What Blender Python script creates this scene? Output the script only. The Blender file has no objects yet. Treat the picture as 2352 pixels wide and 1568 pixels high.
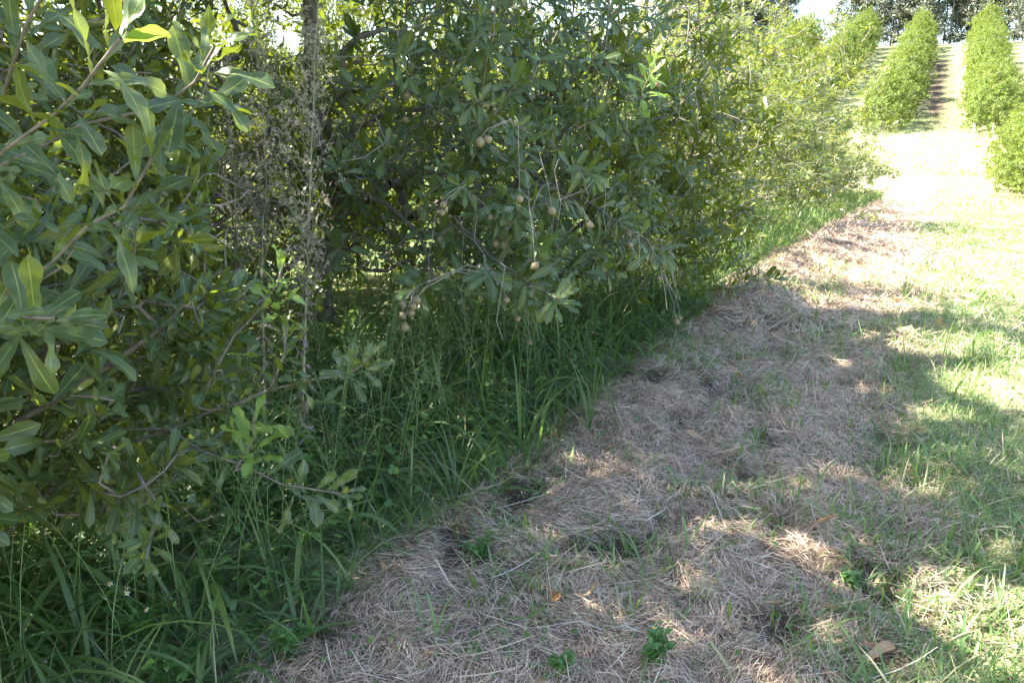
import bpy, math
import numpy as np
R = math.radians
sc = bpy.context.scene
COL = sc.collection

# ------------------------------------------------------------------ camera
PITCH = R(16.0); CAMH = 1.6; F = 784.0
cam_d = bpy.data.cameras.new('camera'); cam = bpy.data.objects.new('camera', cam_d)
COL.objects.link(cam); sc.camera = cam
cam_d.sensor_width = 23.5; cam_d.lens = 23.5 * F / 1024.0
cam_d.clip_start = 0.05; cam_d.clip_end = 2000
cam.location = (0, 0, CAMH); cam.rotation_euler = (R(90) - PITCH, 0, 0)
cam_d.dof.use_dof = False

# ------------------------------------------------------------------ world, sun, exposure
SUN_EL = R(46); SUN_AZ = R(-96)          # azimuth clockwise from the view direction (+Y)
w = bpy.data.worlds.new('World'); sc.world = w; w.use_nodes = True
nt = w.node_tree; nt.nodes.clear()
o_ = nt.nodes.new('ShaderNodeOutputWorld'); bg = nt.nodes.new('ShaderNodeBackground')
sky = nt.nodes.new('ShaderNodeTexSky'); sky.sky_type = 'NISHITA'; sky.sun_disc = False
sky.sun_elevation = SUN_EL; sky.sun_rotation = SUN_AZ; sky.air_density = 1.0; sky.dust_density = 1.2; sky.ozone_density = 1.0
bg.inputs['Strength'].default_value = 0.088
nt.links.new(sky.outputs[0], bg.inputs[0]); nt.links.new(bg.outputs[0], o_.inputs[0])
sd = bpy.data.lights.new('sun', 'SUN'); sd.energy = 5.0; sd.angle = R(0.5); sd.color = (1.0, 0.94, 0.84)
sun = bpy.data.objects.new('sun', sd); COL.objects.link(sun)
sun.rotation_euler = (R(90) - SUN_EL, 0, math.atan2(math.sin(SUN_AZ), math.cos(SUN_AZ)) * -1 + math.pi)
sc.view_settings.view_transform = 'Standard'; sc.view_settings.look = 'None'
sc.view_settings.exposure = 3.0; sc.view_settings.gamma = 1.0; sc.view_settings.use_curve_mapping = False
sc.cycles.max_bounces = 7; sc.cycles.diffuse_bounces = 4; sc.cycles.glossy_bounces = 2
sc.cycles.transmission_bounces = 5; sc.cycles.caustics_reflective = False; sc.cycles.caustics_refractive = False
sc.cycles.sample_clamp_indirect = 6

# ------------------------------------------------------------------ row coordinates
TH = R(28)
U = np.array([math.sin(TH), math.cos(TH)]); N_ = np.array([math.cos(TH), -math.sin(TH)])
def st(s, t): return (s * U[0] + t * N_[0], s * U[1] + t * N_[1])
def S_(x, y): return x * U[0] + y * U[1]
def T_(x, y): return x * N_[0] + y * N_[1]

# ------------------------------------------------------------------ noise
def _h(ix, iy, seed):
    n = (ix.astype(np.int64) * 374761393 + iy.astype(np.int64) * 668265263 + seed * 2147483647) & 0xffffffff
    n = ((n ^ (n >> 13)) * 1274126177) & 0xffffffff
    return ((n ^ (n >> 16)) & 0xffff) / 65535.0
def vnoise(x, y, seed=0):
    x = np.asarray(x, float); y = np.asarray(y, float)
    ix = np.floor(x); iy = np.floor(y); fx = x - ix; fy = y - iy
    fx = fx * fx * (3 - 2 * fx); fy = fy * fy * (3 - 2 * fy)
    a = _h(ix, iy, seed); b = _h(ix + 1, iy, seed); c = _h(ix, iy + 1, seed); d = _h(ix + 1, iy + 1, seed)
    return (a + (b - a) * fx) * (1 - fy) + (c + (d - c) * fx) * fy
def fbm(x, y, seed=0, octv=3):
    v = 0; a = 0.5; tot = 0
    for k in range(octv):
        v = v + a * vnoise(x * 2 ** k, y * 2 ** k, seed + k * 17); tot += a; a *= 0.5
    return v / tot
def sstep(a, b, x):
    q = np.clip((x - a) / (b - a), 0, 1); return q * q * (3 - 2 * q)

# ------------------------------------------------------------------ terrain
_ps = np.arange(-60, 420, 1.0)
_pz = np.interp(_ps, [-60, 0, 7, 16, 28, 37, 50, 62, 77, 100, 132, 146, 170, 420],
                     [0, 0, 0, -.35, -1.05, -1.45, -1.25, -.5, 1.2, 5.2, 11.4, 12.2, 11.8, 2])
_k = np.hanning(11); _k /= _k.sum()
_pz = np.convolve(np.pad(_pz, 5, mode='edge'), _k, mode='valid')
EDGE = -1.62
def mound(x, y):                       # straw mat relief: 1 = thick straw, 0 = bare hole
    return fbm(x * 4.6, y * 4.6, 5, 3)
def zbase(x, y):
    return np.interp(S_(x, y), _ps, _pz)
def height(x, y):
    x = np.asarray(x, float); y = np.asarray(y, float)
    t = T_(x, y); d = np.hypot(x, y)
    z = zbase(x, y)
    lane = sstep(EDGE - .25, EDGE + .15, t) * (1 - sstep(2.2, 3.2, t))
    fade = 1 - sstep(9, 26, d)
    z = z + lane * fade * (0.085 * (fbm(x * 1.7, y * 1.7, 3, 2) - .5) + 0.14 * (mound(x, y) - .45) + .045 * (fbm(x * 12, y * 12, 6, 2) - .5))
    z = z + 0.10 * (fbm(x * .45, y * .45, 9, 2) - .5) * sstep(2, 8, d)
    z = z + 0.05 * sstep(EDGE - .05, EDGE + .2, t) * (1 - sstep(EDGE + .3, EDGE + .9, t)) * fade
    return z

# ------------------------------------------------------------------ helpers
def proj(P):                            # camera pixel (1024x682) and depth of world points
    P = np.asarray(P, float); x, y, z = P[..., 0], P[..., 1], P[..., 2] - CAMH
    dep = y * math.cos(PITCH) - z * math.sin(PITCH); up = y * math.sin(PITCH) + z * math.cos(PITCH)
    dd = np.where(dep > 1e-3, dep, 1e-3)
    return 512 + F * x / dd, 341 - F * up / dd, dep
def at(px, py, dep):                    # world point at a distance along the view
    a = (px - 512) / F; v = (341 - py) / F
    return np.array([a * dep, dep * (math.cos(PITCH) + v * math.sin(PITCH)), CAMH + dep * (-math.sin(PITCH) + v * math.cos(PITCH))])
def gpt(px, py):                # ground point seen at a pixel
    o = np.array([0, 0, CAMH]); d = at(px, py, 1.0) - o
    k = 1.0
    for _ in range(60):
        q = o + d * k; dz = q[2] - float(height(q[0], q[1])); k += dz / max(-d[2], .05) * .7
    return (o + d * k)
def nrmz(v):
    return v / np.maximum(np.linalg.norm(v, axis=-1, keepdims=True), 1e-9)

def tag(o, label=None, cat=None, group=None, kind=None):
    if label: o['label'] = label
    if cat: o['category'] = cat
    if group: o['group'] = group
    if kind: o['kind'] = kind
    return o
def empty(name, loc):
    o = bpy.data.objects.new(name, None); COL.objects.link(o); o.location = loc; o.empty_display_size = .2; return o
def quadmesh(name, V, Q, attrs=None, smooth=True):
    me = bpy.data.meshes.new(name); V = np.ascontiguousarray(V, np.float32).reshape(-1, 3); Q = np.ascontiguousarray(Q, np.int32).reshape(-1, 4)
    me.vertices.add(len(V)); me.vertices.foreach_set('co', V.ravel())
    me.loops.add(Q.size); me.loops.foreach_set('vertex_index', Q.ravel())
    me.polygons.add(len(Q)); me.polygons.foreach_set('loop_start', np.arange(0, Q.size, 4, dtype=np.int32))
    me.update(calc_edges=True)
    me.polygons.foreach_set('use_smooth', np.full(len(Q), smooth))
    for k, a in (attrs or {}).items():
        a = np.ascontiguousarray(a, np.float32)
        if a.ndim == 1:
            at_ = me.attributes.new(k, 'FLOAT', 'POINT'); at_.data.foreach_set('value', a)
        else:
            at_ = me.attributes.new(k, 'FLOAT_VECTOR', 'POINT'); at_.data.foreach_set('vector', a.ravel())
    me.update(); return me
class Bag:                              # collects pieces that become ONE mesh
    def __init__(s): s.V = []; s.Q = []; s.A = []; s.n = 0
    def add(s, V, Q, A):
        if len(V) == 0: return
        s.V.append(V); s.Q.append(Q + s.n); s.A.append(A); s.n += len(V)
    def build(s, name, mat, parent=None, off=(0, 0, 0)):
        V = np.concatenate(s.V) - np.asarray(off); Q = np.concatenate(s.Q); A = np.concatenate(s.A)
        me = quadmesh(name, V, Q, {'luv': A}); me.materials.append(mat)
        o = bpy.data.objects.new(name, me); COL.objects.link(o)
        if parent is not None: o.parent = parent
        return o

LEAF_U = {7: [0, .12, .3, .5, .68, .86, 1], 12: list(np.linspace(0, 1, 12)), 4: [0, .35, .72, 1], 3: [0, .6, 1]}
def obovate(u): return np.interp(u, [0, .06, .15, .3, .5, .7, .84, .93, 1], [.04, .06, .25, .5, .76, .98, .97, .7, .12])
def ovate(u): return np.interp(u, [0, .1, .25, .45, .7, .9, 1], [.1, .5, .95, 1, .7, .25, .02])
def grassy(u): return np.interp(u, [0, .1, .4, .7, .9, 1], [.55, .8, 1, .75, .35, .03])
def strawy(u): return np.interp(u, [0, .1, .9, 1], [.6, 1, .9, .3])
def ribbons(B, A, Nn, L, W, bend, prof, rows, cols=3, wave=0.0, fold=0.0, rnd=None, rng=None, twist=0.0, tone=None):
    n = len(B)
    if n == 0: return np.zeros((0, 3)), np.zeros((0, 4), int), np.zeros((0, 3))
    us = np.array(LEAF_U.get(rows, np.linspace(0, 1, rows))) if cols == 3 else np.linspace(0, 1, rows)
    A = nrmz(A); Nn = nrmz(Nn - A * (Nn * A).sum(-1, keepdims=True)); Sd = np.cross(A, Nn)
    bend = np.where(np.abs(bend) < 1e-3, 1e-3, bend)[:, None]
    u = us[None, :]
    fa = np.sin(bend * u) / bend; fn = -(1 - np.cos(bend * u)) / bend
    C = B[:, None, :] + (L[:, None] * fa)[..., None] * A[:, None, :] + (L[:, None] * fn)[..., None] * Nn[:, None, :]
    tn = nrmz(np.cos(bend * u)[..., None] * Nn[:, None, :] + np.sin(bend * u)[..., None] * A[:, None, :])
    Sx = np.repeat(Sd[:, None, :], len(us), 1)
    if twist:
        tw = (rng.normal(0, twist, n)[:, None] * u)[..., None]
        Sx, tn = np.cos(tw) * Sx + np.sin(tw) * tn, np.cos(tw) * tn - np.sin(tw) * Sx
    pw = prof(us)[None, :] * W[:, None] * .5
    ph = (rng.uniform(0, 6.28, n) if rng is not None else np.zeros(n))[:, None]
    out = []; xs = np.linspace(-1, 1, cols)
    for x in xs:
        off = pw * x
        lift = np.abs(x) * (fold * pw + wave * L[:, None] * np.sin(ph + u * 13.0 + x * 1.6) * np.minimum(1, u * 3) * (pw > 0))
        out.append(C + off[..., None] * Sx + lift[..., None] * tn)
    V = np.stack(out, 2)                       # n, rows, cols, 3
    m = len(us); idx = np.arange(n * m * cols).reshape(n, m, cols)
    Q = np.stack([idx[:, :-1, :-1], idx[:, :-1, 1:], idx[:, 1:, 1:], idx[:, 1:, :-1]], -1).reshape(-1, 4)
    if rnd is None: rnd = rng.uniform(0, 1, n)
    At = np.empty((n, m, cols, 3)); At[..., 0] = xs[None, None, :]; At[..., 1] = us[None, :, None]; At[..., 2] = rnd[:, None, None]
    return V.reshape(-1, 3), Q, At.reshape(-1, 3)
def tubes(P0, P1, r0, r1, sides=6, rnd=None):
    n = len(P0); d = nrmz(P1 - P0)
    ref = np.where(np.abs(d[:, 2:3]) < .9, np.array([[0, 0, 1.]]), np.array([[1., 0, 0]]))
    a = nrmz(np.cross(d, ref)); b = np.cross(d, a)
    th = np.arange(sides) / sides * 2 * math.pi
    c = np.cos(th)[None, :, None]; s = np.sin(th)[None, :, None]
    ring = a[:, None, :] * c + b[:, None, :] * s
    V = np.stack([P0[:, None, :] + ring * np.asarray(r0).reshape(-1, 1, 1), P1[:, None, :] + ring * np.asarray(r1).reshape(-1, 1, 1)], 1)
    idx = np.arange(n * 2 * sides).reshape(n, 2, sides); nx = np.roll(idx, -1, 2)
    Q = np.stack([idx[:, 0], nx[:, 0], nx[:, 1], idx[:, 1]], -1).reshape(-1, 4)
    At = np.zeros((n * 2 * sides, 3)); At[:, 2] = np.repeat(rnd if rnd is not None else np.random.RandomState(1).uniform(0, 1, n), 2 * sides)
    return V.reshape(-1, 3), Q, At
def tube_path(P, r0, r1, sides=6):
    P = np.asarray(P, float); k = np.linspace(0, 1, len(P)); r = r0 + (r1 - r0) * k
    return tubes(P[:-1], P[1:], r[:-1], r[1:], sides, np.full(len(P) - 1, .5))
def sphere(c, r, seg=12, rings=8, point=0.0):
    th = np.linspace(0, math.pi, rings + 1); ph = np.arange(seg) / seg * 2 * math.pi
    rr = r * (1 + point * np.exp(-((math.pi - th) / .25) ** 2))
    V = np.stack([np.outer(np.sin(th) * rr, np.cos(ph)), np.outer(np.sin(th) * rr, np.sin(ph)), np.repeat((np.cos(th) * rr)[:, None], seg, 1)], -1) + np.asarray(c)
    idx = np.arange((rings + 1) * seg).reshape(rings + 1, seg); nx = np.roll(idx, -1, 1)
    Q = np.stack([idx[:-1], idx[1:], nx[1:], nx[:-1]], -1).reshape(-1, 4)
    return V.reshape(-1, 3), Q, np.full((V.shape[0] * V.shape[1], 3), .5)

# ------------------------------------------------------------------ materials
def newmat(name):
    m = bpy.data.materials.new(name); m.use_nodes = True; t = m.node_tree; t.nodes.clear()
    out = t.nodes.new('ShaderNodeOutputMaterial'); return m, t, out
class NB:
    def __init__(s, t): s.t = t
    def n(s, typ, **kw):
        x = s.t.nodes.new(typ)
        for k, v in kw.items(): setattr(x, k, v)
        return x
    def l(s, a, b): s.t.links.new(a, b)
    def math(s, op, a, b=None, c=None):
        x = s.n('ShaderNodeMath', operation=op)
        for i, v in enumerate((a, b, c)):
            if v is None: continue
            if isinstance(v, (int, float)): x.inputs[i].default_value = v
            else: s.l(v, x.inputs[i])
        return x.outputs[0]
    def mix(s, f, a, b):
        x = s.n('ShaderNodeMix', data_type='RGBA')
        if isinstance(f, (int, float)): x.inputs[0].default_value = f
        else: s.l(f, x.inputs[0])
        for i, v in ((6, a), (7, b)):
            if isinstance(v, tuple): x.inputs[i].default_value = (*v, 1)
            else: s.l(v, x.inputs[i])
        return x.outputs[2]
    def ramp(s, f, stops, interp='LINEAR'):
        x = s.n('ShaderNodeValToRGB'); x.color_ramp.interpolation = interp
        e = x.color_ramp.elements
        while len(e) < len(stops): e.new(.5)
        for k, (p, c) in enumerate(stops): e[k].position = p; e[k].color = (*c, 1) if isinstance(c, tuple) else (c, c, c, 1)
        s.l(f, x.inputs[0]); return x.outputs[0]
    def noise(s, sc_, det=3, rough=.55, vec=None):
        x = s.n('ShaderNodeTexNoise'); x.inputs['Scale'].default_value = sc_; x.inputs['Detail'].default_value = det; x.inputs['Roughness'].default_value = rough
        if vec is not None: s.l(vec, x.inputs['Vector'])
        return x.outputs[0]

def leaf_mat(name, stops, under, trans, tfac=.35, rough=.4, vein=True, spec=.5, ribcol=(.32, .36, .09)):
    m, t, out = newmat(name); b = NB(t)
    a = b.n('ShaderNodeAttribute', attribute_name='luv'); sp = b.n('ShaderNodeSeparateXYZ'); b.l(a.outputs['Vector'], sp.inputs[0])
    ax, al, rn = sp.outputs
    col = b.ramp(rn, stops)
    g = b.n('ShaderNodeNewGeometry')
    ob = b.n('ShaderNodeTexCoord').outputs['Object']
    blot = b.noise(22, 3, .6, ob)
    col = b.mix(b.math('MULTIPLY', blot, .35), col, under)
    und = b.mix(.5, under, col)
    col = b.mix(g.outputs['Backfacing'], col, und)
    tcol = b.mix(rn, trans, tuple(min(1, c * 1.35) for c in trans))
    if vein:
        ab = b.math('ABSOLUTE', ax)
        rib = b.math('LESS_THAN', ab, .055)
        # faint side veins
        sv = b.math('SINE', b.math('MULTIPLY', b.math('SUBTRACT', al, b.math('MULTIPLY', ab, .16)), 85.0))
        sv = b.math('MULTIPLY', b.math('GREATER_THAN', sv, .9), .10)
        f = b.math('MAXIMUM', b.math('MULTIPLY', rib, .75), sv)
        col = b.mix(f, col, ribcol)
        dust = b.math('MULTIPLY', b.ramp(b.noise(5, 4, .7, ob), [(.52, 0.), (.68, 1.)]), .22)
        col = b.mix(dust, col, (.23, .225, .18))
        spot = b.math('GREATER_THAN', b.noise(70, 2, .5, ob), .72)
        col = b.mix(b.math('MULTIPLY', spot, .6), col, (.20, .12, .05))
        # yellow-brown margin
        mg = b.math('MULTIPLY', b.math('GREATER_THAN', ab, .93), .4)
        col = b.mix(mg, col, (.22, .2, .05))
    p = b.n('ShaderNodeBsdfPrincipled'); b.l(col, p.inputs['Base Color'])
    p.inputs['Roughness'].default_value = rough; p.inputs['Specular IOR Level'].default_value = spec
    tr = b.n('ShaderNodeBsdfTranslucent'); b.l(tcol, tr.inputs[0])
    mx = b.n('ShaderNodeMixShader'); mx.inputs[0].default_value = tfac
    b.l(p.outputs[0], mx.inputs[1]); b.l(tr.outputs[0], mx.inputs[2]); b.l(mx.outputs[0], out.inputs[0])
    return m
M = {}
M['leaf'] = leaf_mat('macadamia_leaf', [(0, (.020, .054, .025)), (.4, (.031, .074, .029)), (.78, (.056, .102, .028)), (.92, (.13, .17, .035)), (1, (.30, .26, .05))], (.13, .135, .018), (.25, .31, .02), .26, .38, spec=.5)
M['leaf_young'] = leaf_mat('young_leaf', [(0, (.11, .20, .045)), (1, (.2, .3, .06))], (.16, .21, .04), (.42, .58, .06), .38, .38)
M['leaf_far'] = leaf_mat('row_leaf', [(0, (.045, .085, .03)), (.35, (.08, .12, .035)), (.75, (.17, .19, .05)), (1, (.36, .28, .07))], (.16, .17, .045), (.30, .34, .04), .30, .38, vein=False)  # paler and yellower than the near leaf: sunlight on the row put into the colour
M['leaf_hill'] = leaf_mat('hill_leaf', [(0, (.055, .095, .018)), (.6, (.10, .15, .024)), (1, (.2, .22, .04))], (.12, .15, .03), (.28, .35, .03), .24, .6, spec=.25, vein=False)
M['pine'] = leaf_mat('pine_needles', [(0, (.065, .095, .08)), (.6, (.13, .16, .12)), (1, (.32, .30, .22))], (.09, .10, .05), (.08, .10, .03), .2, .6, vein=False)
M['grass'] = leaf_mat('grass_blade', [(0, (.060, .100, .038)), (.5, (.105, .158, .055)), (.74, (.165, .22, .065)), (.82, (.23, .27, .09)), (.90, (.33, .27, .15)), (1, (.42, .35, .22))], (.08, .15, .04), (.20, .36, .045), .35, .42, vein=False)
M['grass_lawn'] = leaf_mat('lane_grass', [(0, (.08, .15, .06)), (.4, (.13, .21, .075)), (.66, (.21, .29, .11)), (.78, (.42, .36, .23)), (1, (.55, .47, .34))], (.10, .17, .04), (.28, .42, .06), .35, .5, vein=False)
M['herb'] = leaf_mat('herb_leaf', [(0, (.05, .13, .035)), (.7, (.08, .18, .04)), (1, (.16, .26, .06))], (.09, .16, .04), (.22, .4, .05), .33, .45, ribcol=(.14, .24, .08))
M['straw'] = leaf_mat('straw', [(0, (.22, .13, .075)), (.22, (.50, .345, .225)), (.7, (.72, .53, .375)), (.93, (.8, .64, .48)), (1, (.82, .73, .62))], (.30, .235, .18), (.45, .34, .24), .15, .55, vein=False)
M['dry'] = leaf_mat('dry_leaf', [(0, (.30, .13, .045)), (.5, (.36, .20, .10)), (1, (.45, .34, .2))], (.3, .2, .1), (.45, .22, .06), .25, .5, ribcol=(.4, .3, .2))
M['fluff'] = leaf_mat('seed_fluff', [(0, (.38, .31, .27)), (.6, (.58, .49, .42)), (1, (.38, .42, .28))], (.38, .32, .25), (.5, .42, .3), .3, .8, vein=False)
M['withered'] = leaf_mat('withered_leaf', [(0, (.13, .10, .085)), (.6, (.24, .19, .165)), (1, (.36, .3, .26))], (.2, .16, .14), (.3, .24, .2), .2, .8, vein=False)
M['petal'] = leaf_mat('petal', [(0, (.8, .8, .78)), (1, (.85, .85, .82))], (.75, .75, .7), (.7, .7, .7), .3, .6, vein=False)
def simple_mat(name, c1, c2, scale=20, rough=.8, bump=.3, stretch=None):
    m, t, out = newmat(name); b = NB(t); tc = b.n('ShaderNodeTexCoord').outputs['Object']
    if stretch:
        mp = b.n('ShaderNodeMapping'); mp.inputs['Scale'].default_value = stretch; b.l(tc, mp.inputs[0]); tc = mp.outputs[0]
    nz = b.noise(scale, 5, .65, tc)
    col = b.ramp(nz, [(.3, c1), (.7, c2)])
    p = b.n('ShaderNodeBsdfPrincipled'); b.l(col, p.inputs['Base Color']); p.inputs['Roughness'].default_value = rough
    bp = b.n('ShaderNodeBump'); bp.inputs['Strength'].default_value = bump; bp.inputs['Distance'].default_value = .004; b.l(nz, bp.inputs['Height']); b.l(bp.outputs[0], p.inputs['Normal'])
    b.l(p.outputs[0], out.inputs[0]); return m
M['bark'] = simple_mat('bark', (.075, .062, .052), (.22, .185, .155), 28, .85, .8)
M['twig'] = simple_mat('twig_bark', (.15, .125, .11), (.30, .26, .225), 60, .75, .3)
M['pinebark'] = simple_mat('pine_bark', (.10, .085, .075), (.24, .21, .19), 3, .9, .5)
M['nut'] = simple_mat('nut_husk', (.15, .115, .06), (.26, .20, .11), 90, .55, .12)
M['nuttip'] = simple_mat('nut_tip', (.06, .04, .025), (.12, .08, .05), 90, .7, .1)
M['stem'] = simple_mat('weed_stem', (.19, .21, .10), (.34, .32, .20), 30, .7, .2)
M['stalk'] = simple_mat('grass_stalk', (.15, .24, .08), (.24, .30, .13), 30, .6, .1)
M['yellow'] = simple_mat('flower_centre', (.6, .36, .03), (.75, .5, .05), 200, .8, .2)
M['post'] = simple_mat('weathered_wood', (.34, .30, .25), (.52, .47, .4), 14, .8, .3)

# ------------------------------------------------------------------ ground: one sheet
def axis_(dense0, dense1, step, lo, hi, g=1.09):
    a = list(np.arange(dense0, dense1, step)); d = step; x = a[-1]
    while x < hi: d *= g; x += d; a.append(x)
    d = step; x = dense0; pre = []
    while x > lo: d *= g; x -= d; pre.append(x)
    return np.array(pre[::-1] + a)
gx = axis_(-2.2, 7.0, .035, -400, 400); gy = axis_(.8, 11.0, .035, -60, 700)
X, Y = np.meshgrid(gx, gy); Z = height(X, Y)
tt = T_(X, Y); ss = S_(X, Y)
wob = (fbm(X * .8, Y * .8, 21, 3) - .5)
tw_ = tt + wob * .9
straw_z = sstep(EDGE - .15, EDGE + .05, tt + (fbm(X * 3, Y * 3, 40, 2) - .5) * .25) * (1 - sstep(-.35, .5, tw_))
m_ = mound(X, Y)
hole = (1 - sstep(.26, .38, m_)) * straw_z
green = np.clip(sstep(-.35, .5, tw_) * (1 - .35 * sstep(.52, .62, fbm(X * .9, Y * .9, 33, 3))), 0, 1)
green = np.where(tt < EDGE, .75 + .0 * tt, green)
straw_z = straw_z * (1 - sstep(20, 31, ss + 5 * wob)); dry_far = sstep(20, 34, ss) * (1 - sstep(66, 76, ss))
idx = np.arange(X.size).reshape(X.shape)
Q = np.stack([idx[:-1, :-1], idx[:-1, 1:], idx[1:, 1:], idx[1:, :-1]], -1).reshape(-1, 4)
gm = quadmesh('ground', np.stack([X, Y, Z], -1).reshape(-1, 3), Q, {'straw': straw_z.ravel(), 'hole': hole.ravel(), 'green': green.ravel(), 'dryfar': dry_far.ravel()})
m, t, out = newmat('orchard_ground'); b = NB(t)
def attr(nm): return b.n('ShaderNodeAttribute', attribute_name=nm).outputs['Fac']
tc = b.n('ShaderNodeTexCoord').outputs['Object']
n1 = b.noise(9, 6, .7, tc); n2 = b.noise(60, 4, .7, tc); n3 = b.noise(1.1, 4, .6, tc); n4 = b.noise(240, 3, .7, tc)
soil = b.ramp(n2, [(.3, (.035, .025, .018)), (.7, (.10, .075, .055))])
strawc = b.ramp(b.math('ADD', b.math('MULTIPLY', n4, .6), b.math('MULTIPLY', n1, .4)), [(.35, (.07, .05, .036)), (.5, (.17, .125, .09)), (.68, (.36, .28, .2))])
greenc = b.ramp(b.math('ADD', b.math('MULTIPLY', n2, .5), b.math('MULTIPLY', n3, .5)), [(.32, (.10, .14, .055)), (.48, (.2, .24, .10)), (.6, (.34, .34, .18)), (.75, (.46, .42, .27))])
col = b.mix(attr('green'), soil, greenc)
col = b.mix(attr('straw'), col, strawc)
col = b.mix(attr('hole'), col, soil)
col = b.mix(attr('dryfar'), col, b.ramp(n3, [(.35, (.3, .28, .15)), (.65, (.5, .43, .29))]))
p = b.n('ShaderNodeBsdfPrincipled'); b.l(col, p.inputs['Base Color']); p.inputs['Roughness'].default_value = .95; p.inputs['Specular IOR Level'].default_value = .15
bp = b.n('ShaderNodeBump'); bp.inputs['Strength'].default_value = .8; bp.inputs['Distance'].default_value = .01
b.l(n2, bp.inputs['Height']); b.l(bp.outputs[0], p.inputs['Normal']); b.l(p.outputs[0], out.inputs[0])
gm.materials.append(m)
ground = bpy.data.objects.new('ground', gm); COL.objects.link(ground); tag(ground, kind='structure')

SUNV = np.array([math.sin(SUN_AZ) * math.cos(SUN_EL), math.cos(SUN_AZ) * math.cos(SUN_EL), math.sin(SUN_EL)])
CLEAR = []                              # (point, radius): sparse leaves on the open, lane side of a limb
GAPS = []                               # (point, radius): no leaves along the line from the point to the sun
def sunlit(P):
    ok = np.ones(len(P), bool)
    for c, r in GAPS:
        v = P - c; al = v @ SUNV; ok &= ~((al > .14) & (np.linalg.norm(v - al[:, None] * SUNV, axis=1) < r))
    for c, r in CLEAR:
        dv = nrmz(np.array([0, 0, CAMH]) - c); v = P - c; al = v @ dv; ok &= ~((al > 0) & (al < .8) & (np.linalg.norm(v - al[:, None] * dv, axis=1) < r))
    return ok
# ------------------------------------------------------------------ tree skeletons
class Skel:
    def __init__(s, base):
        s.P = np.zeros((150000, 3)); s.par = np.full(150000, -1); s.n = 1; s.P[0] = base; s.ext = []
    def add(s, parent, p):
        s.P[s.n] = p; s.par[s.n] = parent; s.n += 1; return s.n - 1
    def path(s, parent, pts, step=.12, jit=.012, rng=None):
        last = parent; prev = s.P[parent].copy(); ids = []
        pts = [np.asarray(q, float) for q in pts]
        ctrl = [prev] + pts
        for k in range(len(ctrl) - 1):
            p0 = ctrl[max(k - 1, 0)]; p1 = ctrl[k]; p2 = ctrl[k + 1]; p3 = ctrl[min(k + 2, len(ctrl) - 1)]
            nn = max(1, int(np.linalg.norm(p2 - p1) / step))
            for j in range(1, nn + 1):
                q = j / nn
                c = .5 * ((2 * p1) + (-p0 + p2) * q + (2 * p0 - 5 * p1 + 4 * p2 - p3) * q * q + (-p0 + 3 * p1 - 3 * p2 + p3) * q ** 3)
                if rng is not None: c = c + rng.normal(0, jit, 3)
                last = s.add(last, c); ids.append(last)
        return ids
    def grow(s, target, rng, step=.14, k0=0):
        d = np.linalg.norm(s.P[k0:s.n] - target, axis=1)
        d = d + .25 * np.maximum(0, s.P[k0:s.n, 2] - target[2])      # prefer branching upward/outward
        i = int(np.argmin(d)) + k0; st_ = s.P[i]; dist = np.linalg.norm(target - st_)
        if dist < .04: return [i]
        pd = nrmz(st_ - s.P[s.par[i]]) if s.par[i] >= 0 else np.array([0, 0, 1.])
        mid = st_ + (target - st_) * .5 + pd * dist * .18 + rng.normal(0, .05 * dist, 3)
        return s.path(i, [mid, target], step, .008, rng)
    def radii(s, tip=.0022, expo=2.35, cap=.09):
        a = np.zeros(s.n); hasc = np.zeros(s.n, bool)
        for i in range(s.n - 1, 0, -1):
            if not hasc[i]: a[i] += tip ** expo
            a[s.par[i]] += a[i] + (tip * .25) ** expo; hasc[s.par[i]] = True
        return np.minimum(a ** (1 / expo), cap)
    def mesh(s, bag, tip=.0022, cap=.09, expo=2.35, lo=0):
        r = s.radii(tip, expo, cap); i = np.arange(1, s.n); p = s.par[1:s.n]
        big = r[i] > .012
        for msk, sides in ((big, 8), (~big, 5)):
            if msk.any():
                ii = i[msk]; pp = p[msk]
                # keep thin side twigs from starting at their thick parent's radius
                bag.add(*tubes(s.P[pp], s.P[ii], np.minimum(r[pp], r[ii] * 1.5), r[ii], sides))
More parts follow.
